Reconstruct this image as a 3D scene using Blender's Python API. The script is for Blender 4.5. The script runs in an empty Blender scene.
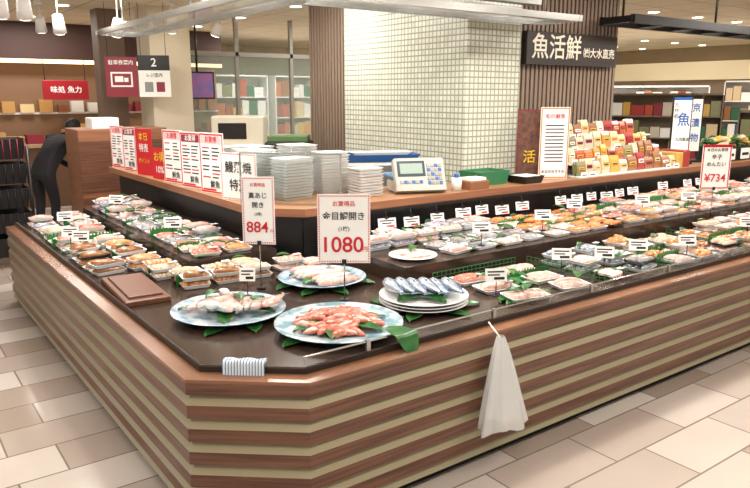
import bpy, math, random
from mathutils import Vector, Matrix
random.seed(11)
R=random.random
def U(a,b): return a+(b-a)*random.random()
pi=math.pi
col=bpy.context.collection

# ---------------------------------------------------------------- materials
def lin(h):
    r=[]
    for i in (0,2,4):
        c=int(h[i:i+2],16)/255.0
        r.append(c/12.92 if c<=.04045 else ((c+.055)/1.055)**2.4)
    return (r[0],r[1],r[2],1.0)
MATS={}
def mat(name,h,rough=.5,metal=0.0,h2=None,scale=(20,20,20),detail=3,emit=0,spec=.5,bump=0,contrast=.25,trans=0,alpha=1.0,coat=0):
    if name in MATS: return MATS[name]
    m=bpy.data.materials.new(name); m.use_nodes=True; nt=m.node_tree; b=nt.nodes["Principled BSDF"]
    b.inputs["Base Color"].default_value=lin(h); b.inputs["Roughness"].default_value=rough; b.inputs["Metallic"].default_value=metal
    b.inputs["Specular IOR Level"].default_value=spec
    b.inputs["Coat Weight"].default_value=coat
    b.inputs["Coat Roughness"].default_value=.06
    if trans: b.inputs["Transmission Weight"].default_value=trans; b.inputs["IOR"].default_value=1.1
    if alpha<1: b.inputs["Alpha"].default_value=alpha
    if emit:
        b.inputs["Emission Color"].default_value=lin(h); b.inputs["Emission Strength"].default_value=emit
    if h2 or bump:
        tc=nt.nodes.new("ShaderNodeTexCoord"); mp=nt.nodes.new("ShaderNodeMapping"); mp.inputs["Scale"].default_value=scale
        nz=nt.nodes.new("ShaderNodeTexNoise"); nz.inputs["Scale"].default_value=1; nz.inputs["Detail"].default_value=detail
        nt.links.new(tc.outputs["Object"],mp.inputs[0]); nt.links.new(mp.outputs[0],nz.inputs["Vector"])
        if h2:
            cr=nt.nodes.new("ShaderNodeValToRGB"); cr.color_ramp.elements[0].color=lin(h); cr.color_ramp.elements[1].color=lin(h2)
            cr.color_ramp.elements[0].position=.5-contrast; cr.color_ramp.elements[1].position=.5+contrast
            nt.links.new(nz.outputs["Fac"],cr.inputs[0]); nt.links.new(cr.outputs[0],b.inputs["Base Color"])
        if bump:
            bp=nt.nodes.new("ShaderNodeBump"); bp.inputs["Strength"].default_value=bump; bp.inputs["Distance"].default_value=.01
            nt.links.new(nz.outputs["Fac"],bp.inputs["Height"]); nt.links.new(bp.outputs[0],b.inputs["Normal"])
    MATS[name]=m; return m
def brickmat(name,c1,c2,mortar,bw,rh,ms,rough,offset=.5,plane='xy',rot=0,noise=None,bump=0,freq=2):
    m=bpy.data.materials.new(name); m.use_nodes=True; nt=m.node_tree; b=nt.nodes["Principled BSDF"]
    tc=nt.nodes.new("ShaderNodeTexCoord"); br=nt.nodes.new("ShaderNodeTexBrick")
    sx=nt.nodes.new("ShaderNodeSeparateXYZ"); cx=nt.nodes.new("ShaderNodeCombineXYZ")
    nt.links.new(tc.outputs["Object"],sx.inputs[0])
    if plane=='wall':
        ad=nt.nodes.new("ShaderNodeMath"); ad.operation='ADD'
        nt.links.new(sx.outputs[0],ad.inputs[0]); nt.links.new(sx.outputs[1],ad.inputs[1])
        nt.links.new(ad.outputs[0],cx.inputs[0]); nt.links.new(sx.outputs[2],cx.inputs[1])
    elif rot:
        nt.links.new(sx.outputs[1],cx.inputs[0]); nt.links.new(sx.outputs[0],cx.inputs[1])
    else:
        nt.links.new(sx.outputs[0],cx.inputs[0]); nt.links.new(sx.outputs[1],cx.inputs[1])
    nt.links.new(cx.outputs[0],br.inputs["Vector"])
    br.offset=offset; br.offset_frequency=freq; br.inputs["Color1"].default_value=lin(c1); br.inputs["Color2"].default_value=lin(c2); br.inputs["Mortar"].default_value=lin(mortar)
    br.inputs["Scale"].default_value=1; br.inputs["Mortar Size"].default_value=ms; br.inputs["Mortar Smooth"].default_value=.1
    br.inputs["Brick Width"].default_value=bw; br.inputs["Row Height"].default_value=rh; br.inputs["Bias"].default_value=0
    out=br.outputs["Color"]
    if noise:
        nz=nt.nodes.new("ShaderNodeTexNoise"); nz.inputs["Scale"].default_value=noise; nz.inputs["Detail"].default_value=4
        nt.links.new(tc.outputs["Object"],nz.inputs["Vector"])
        mx=nt.nodes.new("ShaderNodeMix"); mx.data_type='RGBA'; mx.blend_type='MULTIPLY'; mx.inputs["Factor"].default_value=.3
        cr=nt.nodes.new("ShaderNodeValToRGB"); cr.color_ramp.elements[0].position=.3; cr.color_ramp.elements[1].position=.65
        cr.color_ramp.elements[0].color=(.7,.66,.62,1); cr.color_ramp.elements[1].color=(1,1,1,1)
        nt.links.new(nz.outputs["Fac"],cr.inputs[0]); nt.links.new(out,mx.inputs[6]); nt.links.new(cr.outputs[0],mx.inputs[7]); out=mx.outputs[2]
    nt.links.new(out,b.inputs["Base Color"]); b.inputs["Roughness"].default_value=rough
    if bump:
        bp=nt.nodes.new("ShaderNodeBump"); bp.inputs["Strength"].default_value=bump; bp.inputs["Distance"].default_value=.003; bp.invert=True
        nt.links.new(br.outputs["Fac"],bp.inputs["Height"]); nt.links.new(bp.outputs[0],b.inputs["Normal"])
    return m

WOOD=mat("wood_slat","472c20",.36,h2="805642",scale=(2.2,2.2,70),detail=4)
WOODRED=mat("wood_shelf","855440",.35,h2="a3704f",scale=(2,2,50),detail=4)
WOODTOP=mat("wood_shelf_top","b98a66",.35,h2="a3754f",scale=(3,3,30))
WOODCAP=mat("wood_cap","95694e",.2,h2="74503c",scale=(3,3,30))
STRIP=mat("beige_strip","a3987c",.3,metal=.25)
DARK=mat("dark_rim","2c211d",.35)
BLACK=mat("black_plastic","121212",.4)
BLACKM=mat("black_matte","0d0d0e",.8)
DECK=mat("deck_dark_wood","30241d",.18,h2="46352c",scale=(2,2,2))
STEEL=mat("steel","b9b9b6",.25,metal=1)
GREYM=mat("grey_metal","8d8c88",.4,metal=.7)
WHITE=mat("white_plastic","f2f1ee",.35)
FOAM=mat("foam_white","ececea",.3,coat=.4)
TRAYB=mat("tray_blue_white","d6e2ea",.25,coat=.4)
TRAYK=mat("tray_black","26221f",.25,coat=.4)
PAPER=mat("paper","fbfaf6",.6)
PINKP=mat("pink_paper","f0c6c8",.6)
RED=mat("red","cf1f2a",.5)
MAROON=mat("maroon","8c2a38",.5)
INK=mat("ink","1a1a1a",.6)
YEL=mat("yellow","f2c62c",.5)
ORANGE=mat("orange","e8832a",.5)
GREEN=mat("plastic_green","25703a",.35)
BARAN=mat("grass_divider_green","2c7a38",.35)
LEAF=mat("leaf_green","1a4a22",.3,h2="3f7d3a",scale=(18,18,18))
BLUE=mat("blue","2a62ae",.4)
LBLUE=mat("light_blue","8fb4d0",.3)
PLATEBL=mat("plate_blue_pattern","dbe6ee",.12,h2="84a9c0",scale=(16,16,16),detail=2,contrast=.12,coat=.5)
PLATEGR=mat("plate_green_pattern","d8e4e8",.12,h2="77a0ae",scale=(13,13,13),detail=2,contrast=.1,coat=.5)
FPINK=mat("fish_pink","d48b7d",.2,h2="efcabe",scale=(45,45,45),coat=.5)
FRED=mat("fish_red","b54e38",.2,h2="e2907a",scale=(60,60,60),coat=.5)
FSALM=mat("fish_salmon","dc6c2c",.2,h2="ee9a62",scale=(25,70,25),coat=.5)
FBROWN=mat("fish_brown","6e3c22",.16,h2="b07c4c",scale=(45,45,45),coat=.6)
FORNG=mat("fish_orange","c87038",.2,h2="e3b078",scale=(60,60,60),coat=.5)
FSKIN=mat("fish_skin","d3d9e0",.16,metal=.35,h2="8fa0b2",scale=(40,40,40),coat=.6)
FBACK=mat("fish_back","28466c",.18,metal=.25,h2="5a7fa6",scale=(60,60,60),coat=.6)
FGREY=mat("fish_grey","b3a69f",.22,h2="74696a",scale=(50,50,50),coat=.5)
FWHITE=mat("fish_white","efe0d8",.2,h2="d4a69a",scale=(40,40,40),coat=.5)
FBEIGE=mat("fish_beige","d9c6a8",.2,h2="b99f7c",scale=(40,40,40),coat=.5)
FROE=mat("fish_roe","b8302a",.2,h2="dd6a4a",scale=(60,60,60),coat=.5)
FPURP=mat("fish_purple","c9bccd",.22,h2="8d7f96",scale=(40,40,40),coat=.5)
EYE=mat("fish_eye","0a0a0a",.1)
GLASS=mat("clear_glass","eef6f4",.02,trans=1.0,alpha=.35)
FILM=mat("film_plastic","e9ebea",.18,alpha=.62)

# ---------------------------------------------------------------- mesh builder
def T(x=0,y=0,z=0,rz=0,rx=0,ry=0,s=1):
    sc=s if isinstance(s,(tuple,list)) else (s,s,s)
    return Matrix.Translation((x,y,z))@Matrix.Rotation(rz,4,'Z')@Matrix.Rotation(ry,4,'Y')@Matrix.Rotation(rx,4,'X')@Matrix.Diagonal((sc[0],sc[1],sc[2],1))
I4=Matrix.Identity(4)
class MB:
    def __init__(s): s.v=[];s.f=[];s.mi=[];s.sm=[];s.mats=[]
    def m(s,mt):
        if mt not in s.mats: s.mats.append(mt)
        return s.mats.index(mt)
    def add(s,vs,fs,mt,M=I4,smooth=False):
        o=len(s.v); s.v+= [tuple(M@Vector(v)) for v in vs]
        for i,f in enumerate(fs):
            s.f.append([o+k for k in f]); s.mi.append(s.m(mt[i] if isinstance(mt,list) else mt)); s.sm.append(smooth)
    def box(s,x0,x1,y0,y1,z0,z1,mt,M=I4):
        s.add([(x0,y0,z0),(x1,y0,z0),(x1,y1,z0),(x0,y1,z0),(x0,y0,z1),(x1,y0,z1),(x1,y1,z1),(x0,y1,z1)],
          [(0,3,2,1),(4,5,6,7),(0,1,5,4),(1,2,6,5),(2,3,7,6),(3,0,4,7)],mt,M)
    def bbox(s,x0,x1,y0,y1,z0,z1,mt,M=I4,r=.01):
        w,d=(x1-x0),(y1-y0); r=min(r,w*.4,d*.4,(z1-z0)*.4)
        MM=M@T((x0+x1)/2,(y0+y1)/2,0)
        s.loft([rrect(w,d,r,z0),rrect(w,d,r,z1-r),rrect(w-.6*r,d-.6*r,r,z1-.3*r),rrect(w-2*r,d-2*r,r*.6,z1)],mt,MM,True,True)
    def loft(s,rings,mt,M=I4,cap0=False,cap1=False,smooth=False,mfun=None):
        n=len(rings[0]); vs=[p for r in rings for p in r]; fs=[];ms=[]
        for i in range(len(rings)-1):
            for j in range(n):
                k=(j+1)%n; fs.append((i*n+j,i*n+k,(i+1)*n+k,(i+1)*n+j)); ms.append(mfun(i,j) if mfun else (mt[i] if isinstance(mt,list) else mt))
        m0=mt[0] if isinstance(mt,list) else mt; m1=mt[-1] if isinstance(mt,list) else mt
        s.add(vs,fs,ms,M,smooth)
        o=len(s.v)-len(vs)
        if cap0: s.f.append([o+j for j in range(n)][::-1]); s.mi.append(s.m(m0)); s.sm.append(False)
        if cap1: s.f.append([o+(len(rings)-1)*n+j for j in range(n)]); s.mi.append(s.m(m1)); s.sm.append(False)
    def cyl(s,x,y,z0,z1,r,mt,M=I4,r1=None,n=16,smooth=True):
        r1=r if r1 is None else r1
        s.loft([circ(r,z0,n),circ(r1,z1,n)],mt,M@T(x,y,0),True,True,smooth)
    def tube(s,p,q,r,mt,n=8,M=I4):
        p=Vector(p);q=Vector(q);d=q-p;L=d.length
        Q=d.to_track_quat('Z','Y').to_matrix().to_4x4()
        s.loft([circ(r,0,n),circ(r,L,n)],mt,M@Matrix.Translation(p)@Q,True,True,True)
    def lathe(s,prof,mt,M=I4,n=28,cap0=True,cap1=True,wob=0):
        s.loft([circ(r,z,n,wob) for r,z in prof],mt,M,cap0,cap1,True)
    def ell(s,a,b,c,mt,M=I4,n=12,k=7):
        rs=[]
        for i in range(k+1):
            t=-pi/2+pi*i/k; rr=max(math.cos(t),.02); rs.append([(a*rr*math.cos(2*pi*j/n),b*rr*math.sin(2*pi*j/n),c*math.sin(t)) for j in range(n)])
        s.loft(rs,mt,M,True,True,True)
    def grid(s,fn,nu,nv,mt,M=I4,smooth=True):
        vs=[fn(i/nu,j/nv) for i in range(nu+1) for j in range(nv+1)]; fs=[]
        for i in range(nu):
            for j in range(nv): a=i*(nv+1)+j; fs.append((a,a+nv+1,a+nv+2,a+1))
        s.add(vs,fs,mt,M,smooth)
    def fish(s,L,M=I4,back=None,belly=None,h=.24,t=.12,bk=2):
        back=back or FBACK; belly=belly or FSKIN
        pr=[(0,.12,.3),(.05,.45,.6),(.14,.8,.95),(.3,1,1),(.5,.95,.9),(.7,.65,.6),(.85,.32,.3),(.92,.22,.16)]
        n=12; H2=L*h/2; T2=L*t/2
        rs=[[(u*L,H2*a*math.cos(2*pi*j/n),T2+T2*b*math.sin(2*pi*j/n)) for j in range(n)] for u,a,b in pr]
        s.loft(rs,None or belly,M,True,True,True,mfun=lambda i,j:(back if (j<bk or j>=n-2) else belly))
        e=T2
        s.add([(.9*L,-.02*L,e),(.9*L,.02*L,e),(1.06*L,.12*L,e+.003),(.99*L,0,e),(1.06*L,-.12*L,e+.003)],[(0,3,1),(1,3,2),(0,4,3)],back,M)
        s.add([(.35*L,H2*.95,e),(.62*L,H2*.75,e),(.42*L,H2*1.4,e)],[(0,1,2)],back,M)
        s.add([(.25*L,-H2*.3,2*e*.98),(.42*L,-H2*.5,2*e*.9+.004),(.4*L,-H2*.1,2*e*.9+.006)],[(0,1,2)],back,M)
        s.ell(.014*L*1.2,.014*L*1.2,.004,EYE,M@T(.085*L,H2*.15,2*e*.8),8,4)
    def fillet(s,L,Wd,Th,M=I4,mt=None,skin=None):
        pr=[(0,.25,.3),(.08,.7,.8),(.25,1,1),(.55,.95,1),(.8,.65,.75),(1,.18,.3)]
        rs=[]
        for u,a,b in pr:
            w=Wd/2*a;t=Th*b
            rs.append([(u*L-L/2,-w,0),(u*L-L/2,-w*.85,t*.75),(u*L-L/2,-w*.3,t),(u*L-L/2,w*.3,t*.9),(u*L-L/2,w*.85,t*.7),(u*L-L/2,w,0)])
        sk=skin or mt
        s.loft(rs,mt,M,True,True,True,mfun=lambda i,j:(sk if j in(0,4) else mt))
    def leaf(s,L,Wd,mt,M=I4,curl=.02,droop=0):
        def fn(u,v):
            w=Wd*math.sin(pi*min(.98,max(.02,u)))**.7
            return (u*L,(v-.5)*w,curl*math.sin(pi*u)+abs(v-.5)*.02-droop*u*u)
        s.grid(fn,8,4,mt,M)
    def leafc(s,x,y,z,L,W,a,curl=.01):
        s.leaf(L,W,LEAF,T(x-L/2*math.cos(a),y-L/2*math.sin(a),z,a),curl)
    def tray(s,w,d,h,mt,M=I4):
        s.loft([rrect(w*.86,d*.84,.012,0),rrect(w,d,.016,h),rrect(w-.01,d-.01,.014,h),rrect(w*.84,d*.8,.01,.005)],mt,M,True,True,False)
    def baran(s,x0,y0,x1,y1,z,h=.05):
        p=Vector((x0,y0));q=Vector((x1,y1));n=max(2,int((q-p).length/.012))
        vs=[];fs=[]
        for i in range(n+1):
            a=p.lerp(q,i/n); vs+=[(a.x,a.y,z),(a.x,a.y+.003*(i%2),z+h*(.6 if i%2 else U(.85,1.05)))]
        for i in range(n): fs.append((2*i,2*i+2,2*i+3,2*i+1))
        s.add(vs,fs,BARAN)
    def tag(s,x,y,z,a,w=.058):
        M=T(x,y,z,a)
        s.box(-.02,.02,-.012,.012,0,.006,BLACK,M); s.box(-.002,.002,-.002,.002,0,.085,BLACK,M)
        M=M@T(0,0,.08,0,-.25)
        s.box(-w,w,-.003,0,0,.07,PAPER,M); s.box(-w*.78,w*.78,-.004,-.003,.048,.056,INK,M); s.box(-w*.78,w*.35,-.004,-.003,.032,.039,INK,M); s.box(-w*.2,w*.78,-.004,-.003,.01,.024,INK,M)
    def obj(s,name,loc=(0,0,0),parent=None,rz=0):
        me=bpy.data.meshes.new(name); me.from_pydata(s.v,[],s.f)
        for m in s.mats: me.materials.append(m)
        me.polygons.foreach_set("material_index",s.mi); me.polygons.foreach_set("use_smooth",s.sm); me.update()
        o=bpy.data.objects.new(name,me); o.location=loc; o.rotation_euler=(0,0,rz); col.objects.link(o)
        if parent: o.parent=parent
        return o
def circ(r,z,n=16,wob=0): return [(r*(1+wob*math.cos(6*2*pi*j/n))*math.cos(2*pi*j/n),r*(1+wob*math.cos(6*2*pi*j/n))*math.sin(2*pi*j/n),z) for j in range(n)]
def rrect(w,d,r,z,k=3):
    pts=[]
    for cx,cy,a0 in ((w/2-r,d/2-r,0),(-w/2+r,d/2-r,pi/2),(-w/2+r,-d/2+r,pi),(w/2-r,-d/2+r,3*pi/2)):
        for i in range(k+1):
            a=a0+pi/2*i/k; pts.append((cx+r*math.cos(a),cy+r*math.sin(a),z))
    return pts
def text(body,parent,x,y,z,size,mt,name="lettering",align='CENTER',sx=1,rx=pi/2,rz=0):
    c=bpy.data.curves.new(name,"FONT"); c.body=body; c.size=size; c.align_x=align; c.align_y='CENTER'; c.offset=size*.012
    c.materials.append(mt); o=bpy.data.objects.new(name,c); o.location=(x,y,z); o.rotation_euler=(rx,0,rz); o.scale=(sx,1,1)
    col.objects.link(o); o.parent=parent; return o
def sweep(mb,pts,prof,mats,closed_profile=False):
    P=[Vector(p) for p in pts]; rings=[]
    for i,pnt in enumerate(P):
        ns=[]
        if i>0: d=(P[i]-P[i-1]).normalized(); ns.append(Vector((d.y,-d.x)))
        if i<len(P)-1: d=(P[i+1]-P[i]).normalized(); ns.append(Vector((d.y,-d.x)))
        if len(ns)==2:
            n=(ns[0]+ns[1]).normalized(); n=n/ max(.3,n.dot(ns[0]))
        else: n=ns[0]
        rings.append([(pnt.x+n.x*o,pnt.y+n.y*o,z) for o,z in prof])
    n=len(prof); vs=[p for r in rings for p in r]; fs=[];ms=[]
    rng=n if closed_profile else n-1
    for i in range(len(rings)-1):
        for j in range(rng):
            k=(j+1)%n; fs.append((i*n+j,i*n+k,(i+1)*n+k,(i+1)*n+j)); ms.append(mats[j] if isinstance(mats,list) else mats)
    mb.add(vs,fs,ms)
    for e in (0,len(rings)-1):
        if closed_profile: mb.add(rings[e],[tuple(range(n))],mats[0] if isinstance(mats,list) else mats)

# ---------------------------------------------------------------- camera
H=1.75; f=694.0; hd=math.radians(53.9); pt=math.radians(12.1)
cd=bpy.data.cameras.new("camera"); cam=bpy.data.objects.new("camera",cd); col.objects.link(cam)
cam.location=(0,0,H); cd.sensor_width=36; cd.lens=36*f/750; cam.rotation_euler=(pi/2-pt,0,hd-pi/2)
bpy.context.scene.camera=cam

# ---------------------------------------------------------------- room shell
floorm=brickmat("floor_tiles","dad0c8","a69589","857b72",.60,.3,.005,.14,offset=.37,noise=1.3,bump=.3)
mb=MB(); mb.box(-5,17,-5,16,-.1,0,floorm); mb.obj("floor")
ceilm=brickmat("ceiling_panels","ece3cc","e4dac0","bdb296",.6,.6,.012,.7,offset=0)
mb=MB(); mb.box(-5,17,-5,16,2.85,2.95,ceilm); mb.obj("ceiling")
WALLW=mat("wall_cream","d8cdb6",.8,h2="cfc3aa",scale=(3,3,3))
WALLD=mat("wall_dark","a3917a",.7,h2="94836d",scale=(2,2,6))
mb=MB(); mb.box(-5,17,15,15.1,0,2.85,WALLW); mb.obj("wall_north")
mb=MB(); mb.box(16,16.1,-5,15,0,2.85,WALLD); mb.obj("wall_east")
mb=MB(); mb.box(-5,16,14.97,15,0,.12,DARK); mb.obj("baseboard_north")

# ---------------------------------------------------------------- fish counter
path=[(.90,6.5),(.92,2.50),(1.28,2.20),(9.0,2.20)]
TR=.78; TL=.77
ctr=bpy.data.objects.new("fish_display_counter",None); col.objects.link(ctr)
mb=MB()
prof=[];pm=[]
z=.655
N=6
for i in range(N):
    zt=z-i*.1
    prof+=[(.024,zt),(.024,zt-.055),(.0,zt-.057),(.0,zt-.062)]
    pm+=[WOOD,DARK,DARK,STRIP]
prof.append((.022,z-N*.1+.002)); 
prof.append((-.03,z-N*.1)); prof.append((-.03,0)); pm+=[DARK,BLACKM]
sweep(mb,path,prof,pm)
sweep(mb,path,[(.026,.65),(.026,.664),(-.055,.667)],WOODCAP)
mb.obj("slatted_front",parent=ctr)
mb=MB(); sweep(mb,path,[(-.05,.64),(-.05,.69),(-.056,.694),(-.07,.69),(-.07,.64)],DARK,True); mb.obj("inner_lip",parent=ctr)
mb=MB(); mb.box(.90,2.1,6.48,6.5,0,.655,WOOD); mb.obj("end_panel",parent=ctr)
mb=MB(); mb.box(8.98,9.0,2.2,3.9,0,.655,WOOD); mb.obj("end_panel_right",parent=ctr)
mb=MB()
a=[(.97,6.47),(.98,2.56),(1.32,2.27),(8.97,2.27),(8.97,3.92),(2.28,3.92),(2.09,4.14),(2.09,6.47)]
n=len(a); vs=[(x,y,.60) for x,y in a]+[(x,y,.67) for x,y in a]
mb.add(vs,[tuple(range(n))[::-1],tuple(range(n,2*n))]+[(i,(i+1)%n,n+(i+1)%n,n+i) for i in range(n)],DECK)
mb.obj("deck",parent=ctr)
mb=MB(); mb.box(2.42,8.97,3.02,3.92,.6705,TR,DECK); mb.obj("rear_step_right",parent=ctr)
mb=MB(); mb.box(1.50,2.09,3.96,6.47,.6705,TL,DECK); mb.obj("rear_step_left",parent=ctr)
mb=MB(); mb.box(2.10,2.16,4.15,7.4,0,.975,BLACK); mb.box(2.28,9,3.93,3.97,0,.975,BLACK)
mb.add([(2.10,4.16,.6),(2.30,3.93,.6),(2.30,3.93,.975),(2.10,4.16,.975)],[(0,1,2,3)],BLACK); mb.obj("back_panel",parent=ctr)
mb=MB()
a=[(2.0,7.4),(2.0,4.10),(2.25,3.85),(9,3.85),(9,4.36),(3.5,4.36),(2.62,5.2),(2.62,7.4)]
n=len(a); vs=[(x,y,.975) for x,y in a]+[(x,y,1.028) for x,y in a]
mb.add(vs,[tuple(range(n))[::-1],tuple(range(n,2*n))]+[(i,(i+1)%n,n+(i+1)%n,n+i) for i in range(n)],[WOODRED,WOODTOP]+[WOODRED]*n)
mb.obj("shelf_top",parent=ctr)
mb=MB(); mb.box(2.58,2.62,5.2,7.4,0,.975,WOODRED); mb.box(3.5,9,4.32,4.36,0,.975,WOODRED); mb.obj("staff_side_panel",parent=ctr)
mb=MB()
gp=[(1.30,2.20),(9.0,2.20)]
sweep(mb,gp,[(-.058,.69),(-.058,.735),(-.063,.735),(-.063,.69)],GLASS,True)
sweep(mb,gp,[(-.056,.733),(-.056,.738),(-.065,.738),(-.065,.733)],STEEL,True)
x=1.6
while x<9: mb.box(x,x+.02,2.252,2.268,.694,.742,STEEL); x+=.75
mb.obj("glass_edge",parent=ctr)

# ---------------------------------------------------------------- food groups
STY={'pink':(FPINK,FWHITE),'salmon':(FSALM,FSALM),'brown':(FBROWN,FBROWN),'red':(FRED,FPINK),'orange':(FORNG,FORNG),
     'roe':(FROE,FROE),'grey':(FGREY,FSKIN),'white':(FWHITE,FPINK),'purple':(FPURP,FSKIN),'beige':(FBEIGE,FWHITE)}
def pack(mb,x,y,z,rz,w,d,style,rx=0,label=True):
    M=T(x,y,z,rz,rx); q=R(); mb.tray(w,d,.022,FOAM if q<.78 else (TRAYB if q<.92 else TRAYK),M)
    zz=.012
    if style=='silver':
        for i in range(3): mb.fish(w*.85,M@T(-w*.42,-d*.28+i*d*.27,zz,U(-.08,.08)),h=.28,t=.18)
    elif style in('shrimp',):
        for i in range(12): mb.fillet(.08,.03,.026,M@T(U(-w*.34,w*.34),U(-d*.32,d*.32),zz+R()*.012,U(0,6)),FORNG)
    else:
        a,b=STY[style]; k=random.choice((1,2,3,3,4))
        if k==4:
            for i in range(5): mb.fillet(d*U(.7,.85),w/5*1.3,U(.024,.036),M@T(-w*.36+w*.18*i,0,zz,pi/2+U(-.25,.25),U(-.15,.15)),a,b)
        else:
            for i in range(k):
                mb.fillet(w*U(.82,.96),d/k*(1.2 if k>1 else .8),U(.026,.042),M@T(U(-.01,.01),-d*.38+d*.76*(i+.5)/k,zz,U(-.1,.1),U(-.15,.15)),a,b)
    if R()<.3: mb.leaf(w*.45,d*.3,LEAF,M@T(-w*.4,d*.2,zz+.026,U(-.3,.3)),.01)
    if label:
        mb.box(-.024,.024,-.015,.015,.0495,.0505,PAPER,M@T(w*.25,-d*.22,U(0,.004),U(-.2,.2)))
        mb.box(-.02,.006,-.011,-.005,.0506,.0512,INK,M@T(w*.25,-d*.22,.004))
def packgrid(name,x0,x1,y0,y1,z,w,d,styles,rz=0,jit=.006,layers=1,gap=.004,green=(),leaves=0,tags=(),brn=.35):
    mb=MB(); nx=max(1,int((x1-x0)/(w+gap))); ny=max(1,int((y1-y0)/(d+gap)))
    sx=(x1-x0)/nx; sy=(y1-y0)/ny
    for L in range(leaves):
        l=min(U(.2,.3),(x1-x0)*.9); mb.leafc(U(x0+l/2,x1-l/2),U(y0+.05,y1-.05),z+.001,l,U(.08,.12),U(-.5,.5),.004)
    for l in range(layers):
        for i in range(nx):
            for j in range(ny):
                if l and R()<.4: continue
                st=styles[(i+j*3)%len(styles)] if R()<.3 else random.choice(styles)
                k=U(.88,1.02)
                pack(mb,x0+sx*(i+.5)+U(-jit,jit),y0+sy*(j+.5)+U(-jit,jit),z+.002+l*.046,rz+U(-.12,.12),w*k,d*U(.9,1.0),st,rx=U(0,.05),label=R()<.5)
    for j in range(1,ny):
        for i in range(nx):
            if R()<brn: mb.baran(x0+sx*i+.01,y0+sy*j,x0+sx*(i+1)-.01,y0+sy*j,z+.001,.055+ (.025 if layers>1 else 0))
    for i in range(leaves//2):
        l=U(.1,.16); mb.leafc(U(x0+.1,x1-.1),U(y0+.05,y1-.05),z+.055+U(0,.02),l,.05,U(0,3),.012)
    for (a,b,c,e) in green: fence(mb,a,b,c,e,z+.001)
    for (tx,ty) in tags: mb.tag(tx,ty,z+.03,math.radians(-36+U(-8,8)))
    return mb.obj(name)
def fence(mb,x0,y0,x1,y1,z):
    p=Vector((x0,y0,0));q=Vector((x1,y1,0));n=max(2,int((q-p).length/.035))
    for i in range(n+1):
        a=p.lerp(q,i/n); mb.tube((a.x,a.y,z),(a.x,a.y,z+.055),.002,GREEN,5)
    for h in (.01,.03,.055): mb.tube((x0,y0,z+h),(x1,y1,z+h),.0025,GREEN,5)
Z1=.672; Z2=TR+.002; Z3=TL+.002
packgrid("salted_fish_pack",1.0,1.47,5.75,6.40,Z1,.20,.13,['white','pink','purple','white'],0,layers=2,tags=[(1.2,5.8)])
packgrid("salted_fish_pack",1.53,1.96,5.75,6.40,Z3,.2,.13,['white','pink','purple'],0,layers=2,tags=[(1.6,5.8)])
packgrid("dried_fish_pack",1.0,1.47,5.03,5.70,Z1,.21,.13,['beige','pink','white','red'],0,layers=2,green=[(1.0,5.72,1.47,5.72)],leaves=3,tags=[(1.08,5.1)])
packgrid("leaf_lined_fish_pack",1.53,1.96,5.0,5.70,Z3,.2,.14,['purple','white','pink','grey'],.1,layers=1,leaves=11)
packgrid("grilled_eel_pack",1.0,1.46,4.27,4.96,Z1,.21,.12,['brown','orange','beige','brown'],.15,layers=2,green=[(1.0,4.99,1.47,4.99)],tags=[(1.1,4.9)])
packgrid("mackerel_fillet_pack",1.53,1.96,4.45,4.96,Z3,.2,.13,['grey','pink','white','red'],.1,layers=2,leaves=5,tags=[(1.6,4.5)])
packgrid("grilled_salmon_pack",1.53,1.96,3.98,4.42,Z3,.2,.13,['red','orange','pink','beige'],-.1,layers=1,leaves=3)
packgrid("seasoned_cod_pack",1.34,1.92,3.66,3.93,Z1,.18,.125,['orange','pink','brown','beige'],-.1,layers=2)
packgrid("miso_cod_pack",1.28,1.47,3.96,4.24,Z1,.18,.13,['orange','beige','brown'],-.05,layers=2)
packgrid("corner_fish_pack",1.97,2.38,3.70,3.85,Z1,.19,.14,['pink','white','grey'],.0,layers=2)
BR=mat("board_brown","5f3a29",.35,h2="754a36",scale=(20,3,20))
mb=MB(); mb.bbox(-.12,.12,-.30,.30,0,.028,BR,r=.008)
mb.bbox(-.09,.09,-.25,.25,.028,.04,mat("board_brown2","6c4432",.4),r=.004); mb.obj("wooden_serving_board",(1.125,3.84,Z1),rz=-.06)

mb=MB()
lc=[(1.37,3.12,.30),(1.70,2.62,.32),(2.08,3.38,.28),(2.27,2.68,.26)]
for (x,y,r) in lc:
    for i in range(8):
        a=2*pi*i/8+U(-.2,.2); px=x+r*.78*math.cos(a); py=y+r*.78*math.sin(a)
        if px<1.14 or py<2.46 or px+py<3.84 or (px>2.3 and py>2.9) or py>3.6: continue
        mb.leafc(px,py,Z1+.0005,.20,.085,a+U(-.7,.7),.003)
mb.obj("bamboo_leaf_liner",parent=ctr)
def platter(name,x,y,z,r,plate,fill,rz=0):
    mb=MB(); mb.lathe([(r*.5,.004),(r*.55,.008),(r*.85,.02),(r,.034),(r*.99,.038),(r*.84,.026),(r*.5,.014),(.01,.014)],plate,n=48,cap1=False)
    fill(mb); return mb.obj(name,(x,y,z+.004),rz=rz)
VR=math.radians(-36); vx,vy=math.cos(VR),math.sin(VR); wx,wy=-vy,vx
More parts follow.
